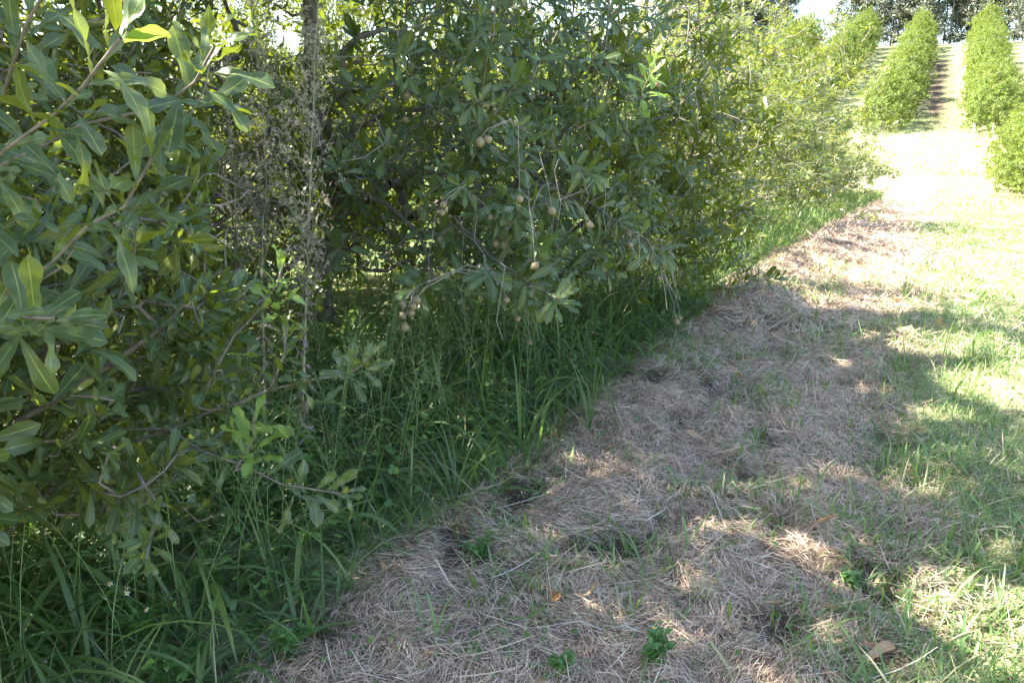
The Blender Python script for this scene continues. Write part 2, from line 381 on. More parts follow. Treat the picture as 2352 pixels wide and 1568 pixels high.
def shoot_leaves(bag, tips, dirs, rng, nodes=(5, 9), L=(.10, .145), wr=.3, gap=.028, rows=7, rnd=None, spread=.95, wave=.02, sk=None, droop=.5, per=3, keep=None):
    B = []; A = []; Nn = []; LL = []; RR = []
    for tip, d in zip(tips, dirs):
        d = nrmz(np.asarray(d, float)); k = rng.randint(nodes[0], nodes[1] + 1)
        ref = nrmz(np.cross(d, rng.normal(0, 1, 3))); ref2 = np.cross(d, ref); ph = rng.uniform(0, 6.28)
        tone = rng.uniform(0, 1)
        size = rng.uniform(.8, 1.1)
        for j in range(k):
            back = (k - 1 - j) * gap; q = j / max(k - 1, 1)          # q=1 at the tip
            base = tip - d * back; ph += 1.05
            for c in range(per):
                if rng.rand() < .2: continue
                an = ph + c * 2 * math.pi / per + rng.normal(0, .25)
                rad = ref * math.cos(an) + ref2 * math.sin(an)
                fw = .35 + .9 * q ** 2 + rng.normal(0, .12)
                a = nrmz(rad * spread + d * fw + np.array([0, 0, -.12 + .22 * q]))
                nn = d - a * np.dot(a, d) + np.array([0, 0, .7]) + rng.normal(0, .22, 3)
                B.append(base + rad * .003); A.append(a); Nn.append(nn)
                LL.append(rng.uniform(*L) * size * (1 - .38 * q ** 3)); RR.append(np.clip(.62 * tone + rng.normal(.12, .2), 0, 1) * (.55 + .45 * q) if rnd is None else rng.uniform(*rnd))
    if not B: return
    B = np.array(B); A = np.array(A); Nn = np.array(Nn); LL = np.array(LL); RR = np.clip(np.array(RR), 0, 1)
    if keep is not None:
        kk = keep(B + A * LL[:, None] * .6) & sunlit(B + A * LL[:, None] * .5); B, A, Nn, LL, RR = B[kk], A[kk], Nn[kk], LL[kk], RR[kk]
    W = LL * rng.uniform(wr * .85, wr * 1.15, len(LL))
    V, Q, At = ribbons(B, A, Nn, LL, W, rng.normal(droop * .5, droop, len(LL)), obovate, rows, 3, wave, .22, RR, rng, .25)
    bag.add(V, Q, At)
def crown_pts(rng, n, c, rad, shell=.6, lump=.28, seed=0, zmin=.25, cone=0.):
    out = []
    while len(out) < n:
        d = nrmz(rng.normal(0, 1, 3)); az = math.atan2(d[1], d[0])
        r = (shell + (1 - shell) * rng.rand() ** .6) * (1 + lump * (float(fbm(np.array(az * (3.0 if lump > .5 else 1.6) + 9), np.array(d[2] * (5. if lump > .5 else 2.6) + 4), seed, 2)) - .5) * 2)
        hz_ = math.hypot(d[0], d[1]); f = 1.0
        if hz_ > 1e-6 and d[2] < 0: f = (1 - abs(d[2]) ** 4) ** .25 / hz_
        elif hz_ > 1e-6: f = 1 - cone * d[2] ** 1.1
        q = np.asarray(c) + d * np.asarray(rad) * r * np.array([f, f, 1])
        if q[2] < zmin or hz_ * f > 1.02: continue
        out.append(q)
    return np.array(out)
def tree_variant(seed, h, rad, nt_, leafrows, L, wr, per, nodes, gap, mat, tiprad, zmin=.3, shell=.55, lump=.3, cone=0.):
    """local-space tree: returns (wood mesh, foliage mesh)"""
    rng = np.random.RandomState(seed); sk = Skel((0, 0, -.1))
    tr = sk.path(0, [(0, 0, .5), (rng.normal(0, .1), rng.normal(0, .1), h * .45), (rng.normal(0, .15), rng.normal(0, .15), h * .8)], .15, .01, rng)
    for k in range(7):
        an = k * 2.4 + rng.rand(); hh = tr[int(len(tr) * (.2 + .7 * k / 7))]
        sk.path(hh, [sk.P[hh] + np.array([math.cos(an) * rad * .35, math.sin(an) * rad * .35, .25]), sk.P[hh] + np.array([math.cos(an) * rad * .6, math.sin(an) * rad * .6, .45])], .15, .02, rng)
    T = crown_pts(rng, nt_, (0, 0, h * .5), (rad, rad, h * .52), shell, lump, seed, zmin, cone)
    T = T[np.argsort(np.hypot(T[:, 0], T[:, 1]))]
    tips = []; dirs = []
    for q in T:
        ids = sk.grow(q, rng, .16); tips.append(sk.P[ids[-1]].copy())
        o = q - np.array([0, 0, h * .45]); dirs.append(nrmz(o) + np.array([0, 0, .45]) + rng.normal(0, .35, 3))
    wb = Bag(); sk.mesh(wb, tiprad, .10)
    fb = Bag(); shoot_leaves(fb, tips, dirs, rng, nodes, L, wr, gap, leafrows, per=per, wave=.0 if leafrows < 5 else .015)
    w_ = wb.build('trunk', M['bark']); f_ = fb.build('foliage', mat)
    return w_, f_
def plant_tree(proto, name, x, y, label, group, scale=(1, 1, 1), rz=0.0, first=False, cat='tree', sink=0.0):
    r = empty(name, (x, y, float(height(x, y)) - sink)); r.scale = scale; r.rotation_euler = (0, 0, rz)
    tag(r, label, cat, group)
    for ch in proto:
        c = ch.copy(); COL.objects.link(c); c.parent = r
    return r
def drop_protos(ps):
    for tup in ps:
        for o in tup: bpy.data.objects.remove(o)

ORD = ['first', 'second', 'third', 'fourth', 'fifth', 'sixth', 'seventh', 'eighth', 'ninth', 'tenth', 'eleventh', 'twelfth', 'thirteenth', 'fourteenth', 'fifteenth', 'sixteenth', 'seventeenth', 'eighteenth', 'nineteenth', 'twentieth', 'twenty-first', 'twenty-second', 'twenty-third', 'twenty-fourth', 'twenty-fifth', 'twenty-sixth', 'twenty-seventh', 'twenty-eighth', 'twenty-ninth', 'thirtieth', 'thirty-first', 'thirty-second', 'thirty-third', 'thirty-fourth', 'thirty-fifth', 'thirty-sixth']

# ------------------------------------------------------------------ near trees (first row beside the lane)
def recess(P, amt=1.0):
    px, py, d = proj(P)
    k = (px > 212 + 6 * np.sin(py * .05)) & (px < 338 + 10 * np.sin(py * .07)) & (py < 250) & (d > .3)
    return ~(k & ((d < 4.3) | ((d < 5.8) & (_h(np.floor(px * 7), np.floor(py * 7), 3) < .45))))
def near_tree(seed, name, base, label, limbs, tgt, rnd_shoots, group, rows=7, tip=.0027, extra=None):
    rng = np.random.RandomState(seed); bz = float(height(base[0], base[1]))
    B0 = np.array([base[0], base[1], bz]); sk = Skel(B0 - np.array([0, 0, .15]))
    ids0 = sk.path(0, [B0 + (0, 0, .3), B0 + (rng.normal(0, .08), rng.normal(0, .08), .9), B0 + (0, 0, 1.7), B0 + (.1, .1, 3.0)], .12, .012, rng)
    heads = []
    for frm, pts, shoot in limbs:
        if frm is None: i0 = int(np.argmin(np.linalg.norm(sk.P[:sk.n] - pts[0], axis=1) + .6 * np.maximum(0, sk.P[:sk.n, 2] - pts[0][2])))
        elif frm >= 0: i0 = ids0[min(int(frm / .12), len(ids0) - 1)]
        ids = sk.path(i0, pts, .10, .006, rng)
        if shoot: heads.append((ids, shoot))
    nl = sk.n
    T = tgt[np.argsort(np.hypot(tgt[:, 0] - base[0], tgt[:, 1] - base[1]))]
    tips, dirs = [], []
    for q in T:
        ids = sk.grow(q, rng, .13); tips.append(sk.P[ids[-1]].copy())
        o = nrmz(q - (B0 + np.array([0, 0, 1.9]))); o[2] *= .5
        dirs.append(o + np.array([0, 0, .35]) + rng.normal(0, .4, 3))
    root = empty(name, B0); tag(root, label, 'tree', group)
    wb = Bag(); sk.mesh(wb, tip, .085)
    wb.build('trunk', M['bark'], root, B0)
    fb = Bag(); shoot_leaves(fb, tips, dirs, rng, (3, 8), (.062, .142), .30, .028, rows, keep=recess, wave=.018, droop=.45)
    return root, sk, fb, rng, heads, B0

GROUP1 = 'macadamia trees in the first row beside the lane'
# --- tree at the left edge, its leafy boughs reach in close to the camera
def A_(lst, d0, d1):
    k = len(lst); return [at(p[0], p[1], d0 + (d1 - d0) * i / max(k - 1, 1)) for i, p in enumerate(lst)]
def volume(rng, n, cs, ct, cz, rs, rt, rz, tmax, zmin, inner=.35, dmin=1.9, shell_bias=.75):
    out = []
    while len(out) < n:
        v = nrmz(rng.normal(0, 1, 3)); r = rng.rand() ** (1 / 3.); r = max(r, inner) if rng.rand() < shell_bias else r
        s = cs + v[0] * rs * r; t = ct + v[1] * rt * r; z = cz + v[2] * rz * r
        x, y = st(s, t); lim = tmax + .35 * (float(vnoise(np.array(s * 1.3), np.array(z * 1.6), 77)) - .5)
        if t > lim or z < zmin + .25 * float(vnoise(np.array(s * 2.), np.array(t * 2.), 7)): continue
        q = np.array([x, y, z + float(zbase(x, y))])
        if np.linalg.norm(q - np.array([0, 0, CAMH])) < dmin: continue
        if not bool(recess(q[None])[0]): continue
        out.append(q)
    return np.array(out)
rng = np.random.RandomState(11)
t1 = volume(rng, 1900, .6, -4.1, 2.5, 3.1, 2.7, 3.1, -1.72, .22)
ex = []
while len(ex) < 4700:
    if len(ex) < 1500: s_, t_, z_ = rng.uniform(-1.5, 3.0), rng.uniform(-6.2, -2.6), rng.uniform(.25, 1.9)
    else:
        s_, t_, z_ = rng.uniform(-2.4, 3.6), rng.uniform(-5.8, -2.3), rng.uniform(2.4, 6.2)  # extra upper-crown shoots, out of frame, added to shade the lane
        if ((s_ - .6) / 3.2) ** 2 + ((t_ + 4) / 1.9) ** 2 + ((z_ - 3.7) / 2.4) ** 2 > 1: continue
    q = np.array([*st(s_, t_), z_])
    if recess(q[None])[0]: ex.append(q)
low = []
while len(low) < 340:
    s_, t_, z_ = rng.uniform(.5, 3.0), rng.uniform(-2.7, -1.62), rng.uniform(.25, 1.45)
    q = np.array([*st(s_, t_), z_]); pq = proj(q)
    if np.linalg.norm(q - np.array([0, 0, CAMH])) > 1.7 and pq[0] < 255 - .25 * max(0, pq[1] - 380) and pq[1] < 525: low.append(q)
t1 = np.concatenate([t1, np.array(ex), np.array(low)])
limbs1 = [
 (.7, [at(-120, 320, 2.3)] + A_([(0, 142), (51, 114), (88, 86), (121, 38)], 1.25, 1.05), 'near'),
 (1.0, [at(-150, 250, 2.3)] + A_([(-20, 172), (88, 121), (154, 104), (197, 82), (214, 50)], 1.5, 1.25), 'near'),
 (.6, [at(-120, 400, 2.3)] + A_([(7, 300), (44, 264), (88, 228), (124, 197), (150, 158)], 1.4, 1.2), 'near'),
 (1.2, [at(-130, 230, 2.3)] + A_([(0, 101), (19, 63), (34, 22), (42, -16)], 1.3, 1.15), 'near'),
 (.6, [at(-120, 430, 2.2)] + A_([(-10, 322), (22, 311), (60, 318)], 1.4, 1.2), 'near'),
 (.5, [at(-60, 500, 2.6)] + A_([(90, 452), (183, 422), (270, 389), (344, 373), (368, 362)], 2.35, 1.9), 'mid'),
 (None, A_([(272, 387), (285, 355), (291, 330)], 2.05, 2.0), 'mid'),
 (None, A_([(200, 405), (235, 336), (260, 312), (278, 284), (283, 268)], 2.15, 2.05), 'young'),
 (.4, [at(-60, 560, 2.5)] + A_([(110, 430), (200, 452), (282, 484), (338, 493)], 2.2, 2.0), 'mid'),
 (None, A_([(235, 470), (249, 440), (254, 418)], 2.1, 2.0), 'youngmid'),
 (.4, [at(-40, 470, 2.5)] + A_([(100, 440), (159, 505), (146, 556)], 2.1, 1.8), 'mid'),
 (.3, [at(-100, 500, 2.2)] + A_([(0, 445), (60, 440), (110, 405)], 2.0, 1.85), 'mid'),
 (.5, [at(-70, 470, 2.3)] + A_([(20, 420), (110, 365), (160, 330), (190, 300)], 2.2, 2.05), 'mid'),
 (1.0, [at(-150, 200, 2.6), at(20, 60, 2.3), at(100, 20, 2.2), at(150, -30, 2.1)], 'mid'),
]
GAPS += [(at(150, 34, 1.12), .13), (at(205, 45, 1.3), .07), (at(648, 60, 3.7), .15), (at(588, 62, 4.1), .12), (at(282, 270, 2.05), .05)]
GAPS += [(gpt(808, 558), .10), (gpt(705, 528), .055), (gpt(760, 540), .045), (gpt(965, 600), .20), (gpt(1010, 625), .2), (gpt(925, 590), .08), (gpt(1010, 380), .35), (gpt(955, 345), .35), (gpt(900, 305), .25), (gpt(830, 300), .22), (gpt(868, 338), .10), (gpt(790, 285), .16), (gpt(845, 365), .06)]
root, sk, fb, rng, heads, B0 = near_tree(101, 'macadamia_tree', st(.2, -3.7), 'macadamia tree at the left edge whose leafy boughs reach closest to the viewer', limbs1, t1, None, GROUP1)
yb = Bag()
for ids, kind in heads:
    P = sk.P[ids]; seg = np.linalg.norm(np.diff(P, axis=0), axis=1)
    px, py, dd = proj(P)
    vis = [k for k in range(1, len(ids)) if -60 < px[k] < 1100]
    if kind in ('near', 'mid', 'young', 'youngmid'):
        L = {'near': (.09, .14), 'mid': (.075, .115), 'young': (.08, .11), 'youngmid': (.08, .12)}[kind]
        for k in vis:
            d = nrmz(P[k] - P[k - 1]); tipq = k >= len(ids) - 1
            kk = (6, 7) if tipq else (2, 2)
            tgtb = yb if (kind.startswith('young') and k >= len(ids) - (4 if kind == 'young' else 2)) else fb
            shoot_leaves(tgtb, [P[k]], [d + (np.array([0, 0, .15]) if tipq else 0)], rng, kk, L, .27, .03 if tipq else .05, 12, wave=.045, droop=.6, per=3 if tipq else 2, spread=.8, keep=lambda P: np.ones(len(P), bool))
a0 = at(118, 44, 1.1); a1 = at(166, 27, 1.08)        # the big leaf catching the sun
lf = ribbons(a0[None], (a1 - a0)[None], np.array([[-.75, .4, .55]]), np.array([np.linalg.norm(a1 - a0) * 1.05]), np.array([.043]), np.array([.25]), obovate, 12, 3, .03, .2, np.array([.95]), rng)
yb.add(*lf)
fb.build('foliage', M['leaf'], root, B0); f2 = yb.build('foliage', M['leaf_young'], root, B0); f2['label'] = 'pale young leaves at the shoot tips'

# --- second tree: the broad canopy in the middle, hung with nuts
rng = np.random.RandomState(12)
t2a = volume(rng, 2500, 4.6, -3.9, 2.4, 2.9, 2.8, 2.6, -1.45, .62, .5)
sv_ = S_(t2a[:, 0], t2a[:, 1]); t2a = t2a[~((sv_ > 6.1) & (t2a[:, 2] > 2.7))]
t2b = []
while len(t2b) < 700:       # skirt facing the lane, reaching out over the tall grass
    s = rng.uniform(2.9, 7.4); zz = rng.uniform(.72, 2.3); t = -1.75 + rng.uniform(-.5, .42) * (1 - .25 * abs(s - 5) / 2)
    x, y = st(s, t)
    q = np.array([x, y, zz + float(zbase(x, y))])
    if recess(q[None])[0]: t2b.append(q)
ex = []
while len(ex) < 3900:
    if len(ex) < 2100: s_, t_, z_ = rng.uniform(2.2, 8.2), rng.uniform(-6.6, -4.0), rng.uniform(.25, 2.1)
    else:
        s_, t_, z_ = rng.uniform(2.0, 6.2), rng.uniform(-5.6, -2.4), rng.uniform(2.6, 5.4)  # unseen upper crown thickened to cast more shade on the straw
        if ((s_ - 3.6) / 2.0) ** 2 + ((t_ + 4) / 1.8) ** 2 + ((z_ - 3.3) / 1.9) ** 2 > 1: continue
    q = np.array([*st(s_, t_), z_])
    if proj(q)[2] > 4.6 or recess(q[None])[0]: ex.append(q)
for _ in range(520):
    s_ = rng.uniform(5.4, 8.8); z_ = rng.uniform(.22, 1.7); ex.append(np.array([*st(s_, rng.uniform(-2.5, -1.15) - .18 * abs(s_ - 6.6)), z_]))
t2 = np.concatenate([t2a, np.array(t2b), np.array(ex)])
limbs2 = [
 (1.3, A_([(340, 140), (384, 114), (428, 108), (530, 98), (560, 92), (589, 69), (632, 63)], 5.6, 4.2), 'mid'),
 (1.0, A_([(352, 176), (398, 171), (464, 174), (520, 168), (545, 183), (589, 202), (618, 222), (640, 238), (667, 245)], 5.3, 3.3), 'mid'),
 (None, A_([(442, 204), (471, 240), (498, 286)], 3.9, 3.0), 'mid'),
 (None, A_([(454, 218), (501, 265), (540, 286), (562, 300)], 3.8, 2.95), 'mid'),
 (None, A_([(588, 70), (606, 50), (609, 0), (612, -40)], 4.3, 4.0), None),
 (1.5, A_([(360, 110), (395, 73), (392, 50), (380, 0)], 5.4, 4.6), 'mid'),
 (None, A_([(600, 130), (660, 118), (710, 116), (760, 121), (790, 118)], 5.4, 5.6), 'mid'),
 (None, A_([(740, 118), (760, 98), (768, 70), (777, 48)], 5.5, 5.3), 'mid'),
 (None, A_([(680, 190), (722, 228), (762, 272), (785, 283)], 6.3, 6.0), 'mid'),
 (None, A_([(640, 100), (648, 78), (652, 60)], 3.9, 3.7), 'young'),
 (1.0, A_([(330, 130), (280, 90), (240, 40), (215, -30)], 6.0, 5.8), None),
 (.9, A_([(330, 165), (270, 168), (225, 120), (205, 60)], 6.2, 6.4), None),
 (.7, A_([(345, 190), (400, 215), (430, 262), (415, 290)], 5.0, 3.3), 'mid'),
]
for li, a_, r_ in ((1, 3, .042), (2, 0, .04), (3, 0, .04), (5, 0, .04), (4, 0, .035)):
    pp = limbs2[li][1][a_:]
    for q0, q1 in zip(pp[:-1], pp[1:]):
        for f_ in np.linspace(0, 1, max(2, int(np.linalg.norm(q1 - q0) / .06))): CLEAR.append((q0 + (q1 - q0) * f_, r_))
root2, sk, fb, rng, heads, B2 = near_tree(102, 'macadamia_tree', st(4.75, -4.25), 'big macadamia tree hung with brown nuts over the tall grass in the middle', limbs2, t2, None, GROUP1)
yb = Bag()
for ids, kind in heads:
    P = sk.P[ids]
    for k in range(4, len(ids), 2 if kind == 'mid' else 1):
        d = nrmz(P[k] - P[k - 1]); tipq = k >= len(ids) - 2
        shoot_leaves(yb if kind == 'young' and tipq else fb, [P[k]], [d + np.array([0, 0, .2])], rng, (6, 7) if tipq else (1, 2), (.1, .14), .31, .028, 9 if 0 else 7, wave=.022, droop=.5, keep=recess)
fb.build('foliage', M['leaf'], root2, B2); f2 = yb.build('foliage', M['leaf_young'], root2, B2); f2['label'] = 'pale lime young leaves at a shoot tip'
# nuts: (x, y) in the photograph's 2560 px, r = apparent radius
def c5(x, y): return ((850 + x * .3656) * .4, (400 + y * .3656) * .4)
def c2(x, y): return ((850 + x * .3656) * .4, (y * .3656) * .4)
def c3(x, y): return ((1700 + x * .3656) * .4, (y * .3656) * .4)
NUTS = [(*c5(*p), d) for p, d in [((525, 960), 3.1), ((430, 990), 3.15), ((500, 1002), 3.05), ((485, 1045), 3.1), ((428, 1062), 3.12), ((443, 1143), 3.2), ((705, 305), 3.3), ((697, 360), 3.3), ((548, 340), 3.8),
        ((1028, 390), 3.5), ((1226, 266), 3.2), ((1448, 347), 3.25), ((1706, 444), 3.3), ((1343, 503), 3.9), ((1086, 515), 3.9), ((1067, 573), 3.5), ((1120, 583), 3.5), ((688, 545), 3.6), ((1333, 722), 3.0), ((1136, 956), 3.2),
        ((1975, 500), 4.2), ((1980, 580), 4.2), ((2138, 680), 3.4), ((2015, 640), 4.6), ((2180, 810), 4.8), ((1650, 535), 4.2), ((703, 945), 4.4), ((1210, 1085), 3.9), ((1292, 1245), 4.3), ((2303, 1107), 4.6), ((2325, 1080), 4.8)]]
NUTS += [(*c2(*p), d) for p, d in [((123, 423), 4.6), ((458, 657), 3.7), ((450, 820), 3.9), ((1153, 360), 3.8), ((910, 703), 3.9), ((1280, 883), 4.6), ((1012, 955), 3.0), ((957, 972), 3.1), ((1407, 290), 4.8), ((2172, 578), 3.9), ((600, 378), 4.8), ((1140, 400), 4.1), ((2040, 740), 4.6), ((205, 850), 4.8)]]
NUTS += [(*c3(*p), d) for p, d in [((165, 680), 4.6), ((443, 882), 5.1), ((72, 963), 4.2)]]
nb = Bag(); nb.add(*sphere((0, 0, 0), .0168, 14, 10, .07)); nb.add(*sphere((0, 0, .0172), .004, 6, 4))
proto_nut = nb.build('nut', M['nut'])
rn = np.random.RandomState(5)
for k, (px, py, d) in enumerate(NUTS):
    q = at(px, py, d); o = proto_nut if k == 0 else proto_nut.copy()
    if k: COL.objects.link(o)
    o.parent = root2; o.location = q - B2; o.rotation_euler = (rn.normal(0, .4), rn.normal(0, .4), rn.uniform(0, 6)); s_ = rn.uniform(.78, 1.08); o.scale = (s_, s_, s_ * rn.uniform(1.0, 1.1))
# flower / fruit stalks: each nut hangs on one, and bare spent ones hang between the leaves
def stalk(P):
    bb = Bag(); bb.add(*tube_path(P, .0019, .0011, 5)); k0 = np.asarray(P)
    return bb.build('flower_stalk', M['twig'], root2, B2)
for px, py, d in NUTS:
    q = at(px, py, d); cand = sk.P[:sk.n]; dv = cand - q
    ok = (dv[:, 2] > .03)
    dist = np.linalg.norm(dv * np.array([1, 1, .55]), axis=1) + np.where(ok, 0, 9)
    c = cand[int(np.argmin(dist))]
    L_ = np.linalg.norm(c - q)
    if L_ > .3: c = q + (c - q) * .3 / L_
    mid = (c + q) / 2 + np.array([0, 0, .25 * min(L_, .3)])
    stalk([c, (c + mid) / 2 + (0, 0, .01), mid * .4 + q * .6 + (0, 0, .02), q + (0, 0, .016)])
for p0, p1, d in [((559, 158), (558, 220), 3.2), ((640, 235), (667, 309), 3.4), ((655, 238), (672, 290), 3.4), ((660, 240), (676, 285), 3.5), ((633, 232), (643, 275), 3.4), ((450, 195), (428, 262), 3.4), ((520, 170), (535, 230), 3.4), ((600, 180), (606, 232), 3.6),
                  ((540, 190), (531, 250), 3.3), ((455, 215), (462, 268), 3.6), ((500, 262), (503, 340), 3.0), ((470, 265), (466, 330), 3.6), ((690, 90), (700, 140), 4.2), ((745, 60), (752, 100), 4.9), ((430, 60), (431, 110), 4.2), ((575, 100), (580, 150), 4.1), ((620, 90), (626, 150), 4.3), ((380, 215), (384, 262), 4.0), ((700, 62), (716, 112), 4.4), ((664, 240), (680, 300), 3.7)]:
    a_ = at(*p0, d); c_ = at(*p1, d); sd_ = rn.normal(0, .012, 3)
    stalk([a_, a_ + (c_ - a_) * .12 + np.array([.018, 0, .02]) * np.sign(c_[0] - a_[0] + .001), a_ + (c_ - a_) * .35 + np.array([.02, 0, 0]) * np.sign(c_[0] - a_[0] + .001) + sd_, a_ + (c_ - a_) * .7 + sd_, c_])

# ------------------------------------------------------------------ the other trees of the rows
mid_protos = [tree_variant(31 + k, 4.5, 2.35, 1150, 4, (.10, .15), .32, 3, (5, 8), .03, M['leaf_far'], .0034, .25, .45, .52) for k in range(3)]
rng = np.random.RandomState(44)
first_labels = ['sunlit yellow-green macadamia tree just behind the nut-hung tree', 'yellow-green macadamia tree whose low branches hang over the lane edge', 'bushy sunlit macadamia tree fifth along the lane', 'macadamia tree sixth along the near row with pale twigs showing', 'last macadamia tree of the near row before the open cross track']
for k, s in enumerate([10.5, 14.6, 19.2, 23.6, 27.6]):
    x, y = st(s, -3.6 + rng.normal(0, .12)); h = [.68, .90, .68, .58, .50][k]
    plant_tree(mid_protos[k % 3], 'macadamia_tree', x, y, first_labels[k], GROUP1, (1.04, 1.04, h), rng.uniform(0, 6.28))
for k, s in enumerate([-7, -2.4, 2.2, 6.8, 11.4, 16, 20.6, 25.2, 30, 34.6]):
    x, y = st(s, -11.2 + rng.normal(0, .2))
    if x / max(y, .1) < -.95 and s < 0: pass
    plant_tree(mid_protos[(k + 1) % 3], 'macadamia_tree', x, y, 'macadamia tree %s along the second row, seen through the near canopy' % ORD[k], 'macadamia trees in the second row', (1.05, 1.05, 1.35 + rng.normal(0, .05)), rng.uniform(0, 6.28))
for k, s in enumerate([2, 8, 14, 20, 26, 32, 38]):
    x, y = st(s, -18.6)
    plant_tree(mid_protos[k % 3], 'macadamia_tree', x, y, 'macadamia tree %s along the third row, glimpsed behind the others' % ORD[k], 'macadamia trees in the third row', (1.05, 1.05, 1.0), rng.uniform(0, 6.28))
hill_protos = [tree_variant(61 + k, 4.7, 2.3, 640, 3, (.20, .27), .5, 3, (3, 5), .07, M['leaf_hill'], .004, .25, .62, .55, .33) for k in range(4)]
near_right = [tree_variant(71, 4.3, 2.4, 1500, 4, (.12, .16), .38, 3, (5, 8), .03, M['leaf_hill'], .0028, .25, .7)]
for k, s in enumerate([34.5, 38.6, 42.5]):
    x, y = st(s, 4.25)
    plant_tree(near_right[0] if k < 2 else hill_protos[0], 'macadamia_tree', x, y, 'bright green macadamia tree %s at the right edge below the hill' % ORD[k], 'macadamia trees at the right edge below the hill', (1, 1, [.82, .85, .85][k]), rng.uniform(0, 6.28))
HR = [('row left of the sunny lane', -4.2, 70, 4.0, 16, 1.0), ('row right of the sunny lane', 3.15, 70, 4.0, 16, 1.0), ('row furthest right up the hill', 10.7, 76, 4.0, 14, 1.1), ('second row left of the sunny lane', -11.4, 66, 4.0, 17, 1.15), ('third row left of the sunny lane', -18.8, 66, 4.2, 16, 1.1)]
for nm, t0, s0, ds, n, hs in HR:
    for k in range(n):
        s = s0 + k * ds + rng.normal(0, .2); x, y = st(s, t0 + rng.normal(0, .15)); q = rng.uniform(.94, 1.08)
        fl = rng.choice([-1, 1])
        plant_tree(hill_protos[rng.randint(4)], 'macadamia_tree', x, y, 'bright macadamia tree %s up the hill in the %s' % (ORD[k], nm), 'macadamia trees in hedge-like rows up the hill', (q * .86, q * .86, hs * rng.uniform(.88, 1.12)), rng.uniform(0, 6.28))
drop_protos(mid_protos + hill_protos + near_right)
# stakes at the foot of the row right of the lane
sb = Bag(); sb.add(*tubes(np.array([[0, 0, -.1]]), np.array([[0, 0, 1.0]]), [.05], [.045], 8)); sb.add(*tubes(np.array([[0, 0, 1.0]]), np.array([[0, 0, 1.02]]), [.045], [.004], 8))
sp_ = sb.build('wooden_stake', M['post'])
for k, (s, t0) in enumerate([(67.2, 1.9), (67.4, 3.1), (67.3, 4.3)]):
    o = sp_ if k == 0 else sp_.copy()
    if k: COL.objects.link(o)
    x, y = st(s, t0); o.location = (x, y, float(height(x, y)))
    tag(o, ['leftmost', 'middle', 'rightmost'][k] + ' pale wooden stake at the foot of the hill row right of the lane', 'stake', 'wooden stakes at the foot of the hill row')

# ------------------------------------------------------------------ tall pines on the crest
def pine_variant(seed):
    rng = np.random.RandomState(seed); H = rng.uniform(17, 21); sk = Skel((0, 0, -.3))
    tr = sk.path(0, [(rng.normal(0, .1), rng.normal(0, .1), H * .3), (rng.normal(0, .3), rng.normal(0, .3), H * .7), (rng.normal(0, .3), 0, H)], .5, .03, rng)
    fb = Bag(); B = []; A = []; Nn = []
    for k in range(120):
        zf = rng.uniform(.07, .98); i = tr[int(zf * (len(tr) - 1))]; p = sk.P[i]; an = rng.uniform(0, 6.28)
        ln = (2.9 * (1 - zf) ** .6 + .6) * rng.uniform(.5, 1.1) * (.55 if zf < .16 else 1)
        d = np.array([math.cos(an), math.sin(an), rng.uniform(-.25, .3)])
        ids = sk.path(i, [p + d * ln * .5, p + d * ln + np.array([0, 0, -.12 * ln])], .5, .05, rng)
        if zf < .2 and rng.rand() < .5: continue
        for j in ids[len(ids) // 3:]:
            for c in range(23):
                B.append(sk.P[j] + rng.normal(0, .28, 3)); A.append(d * .6 + rng.normal(0, .8, 3) + (0, 0, -.15)); Nn.append(rng.normal(0, 1, 3))
    n = len(B); fb.add(*ribbons(np.array(B), np.array(A), np.array(Nn), rng.uniform(.25, .6, n), rng.uniform(.08, .18, n), rng.normal(0, .5, n), strawy, 3, 2, rng=rng))
    wb = Bag(); sk.mesh(wb, .012, .2, 2.2)
    return wb.build('trunk', M['pinebark']), fb.build('foliage', M['pine'])
pines = [pine_variant(200 + k) for k in range(4)]
px_ts = []
for row, (s0, dt) in enumerate([(140.5, 2.3), (146, 3.1)]):
    t = -46.0
    while t < 34:
        x, y = st(s0 + rng.normal(0, 1.0), t + rng.normal(0, .5)); q = proj(np.array([x, y, 16.0]))[0]
        if not (790 < q < 846) and 640 < q < 1090: px_ts.append((float(q), x, y, row))
        t += dt * rng.uniform(.7, 1.3)
px_ts.sort()
for row, nm in ((0, 'front'), (1, 'back')):
    lst = [p for p in px_ts if p[3] == row]
    for k, (q, x, y, _) in enumerate(lst):
        sc_ = rng.uniform(.85, 1.12)
        plant_tree(pines[rng.randint(4)], 'pine_tree', x, y, 'tall dark pine on the hill crest, %s from the left in the %s line' % (ORD[min(k, 35)], nm), 'tall pines along the hill crest', (sc_, sc_, sc_), rng.uniform(0, 6.28), cat='pine tree')
drop_protos(pines)

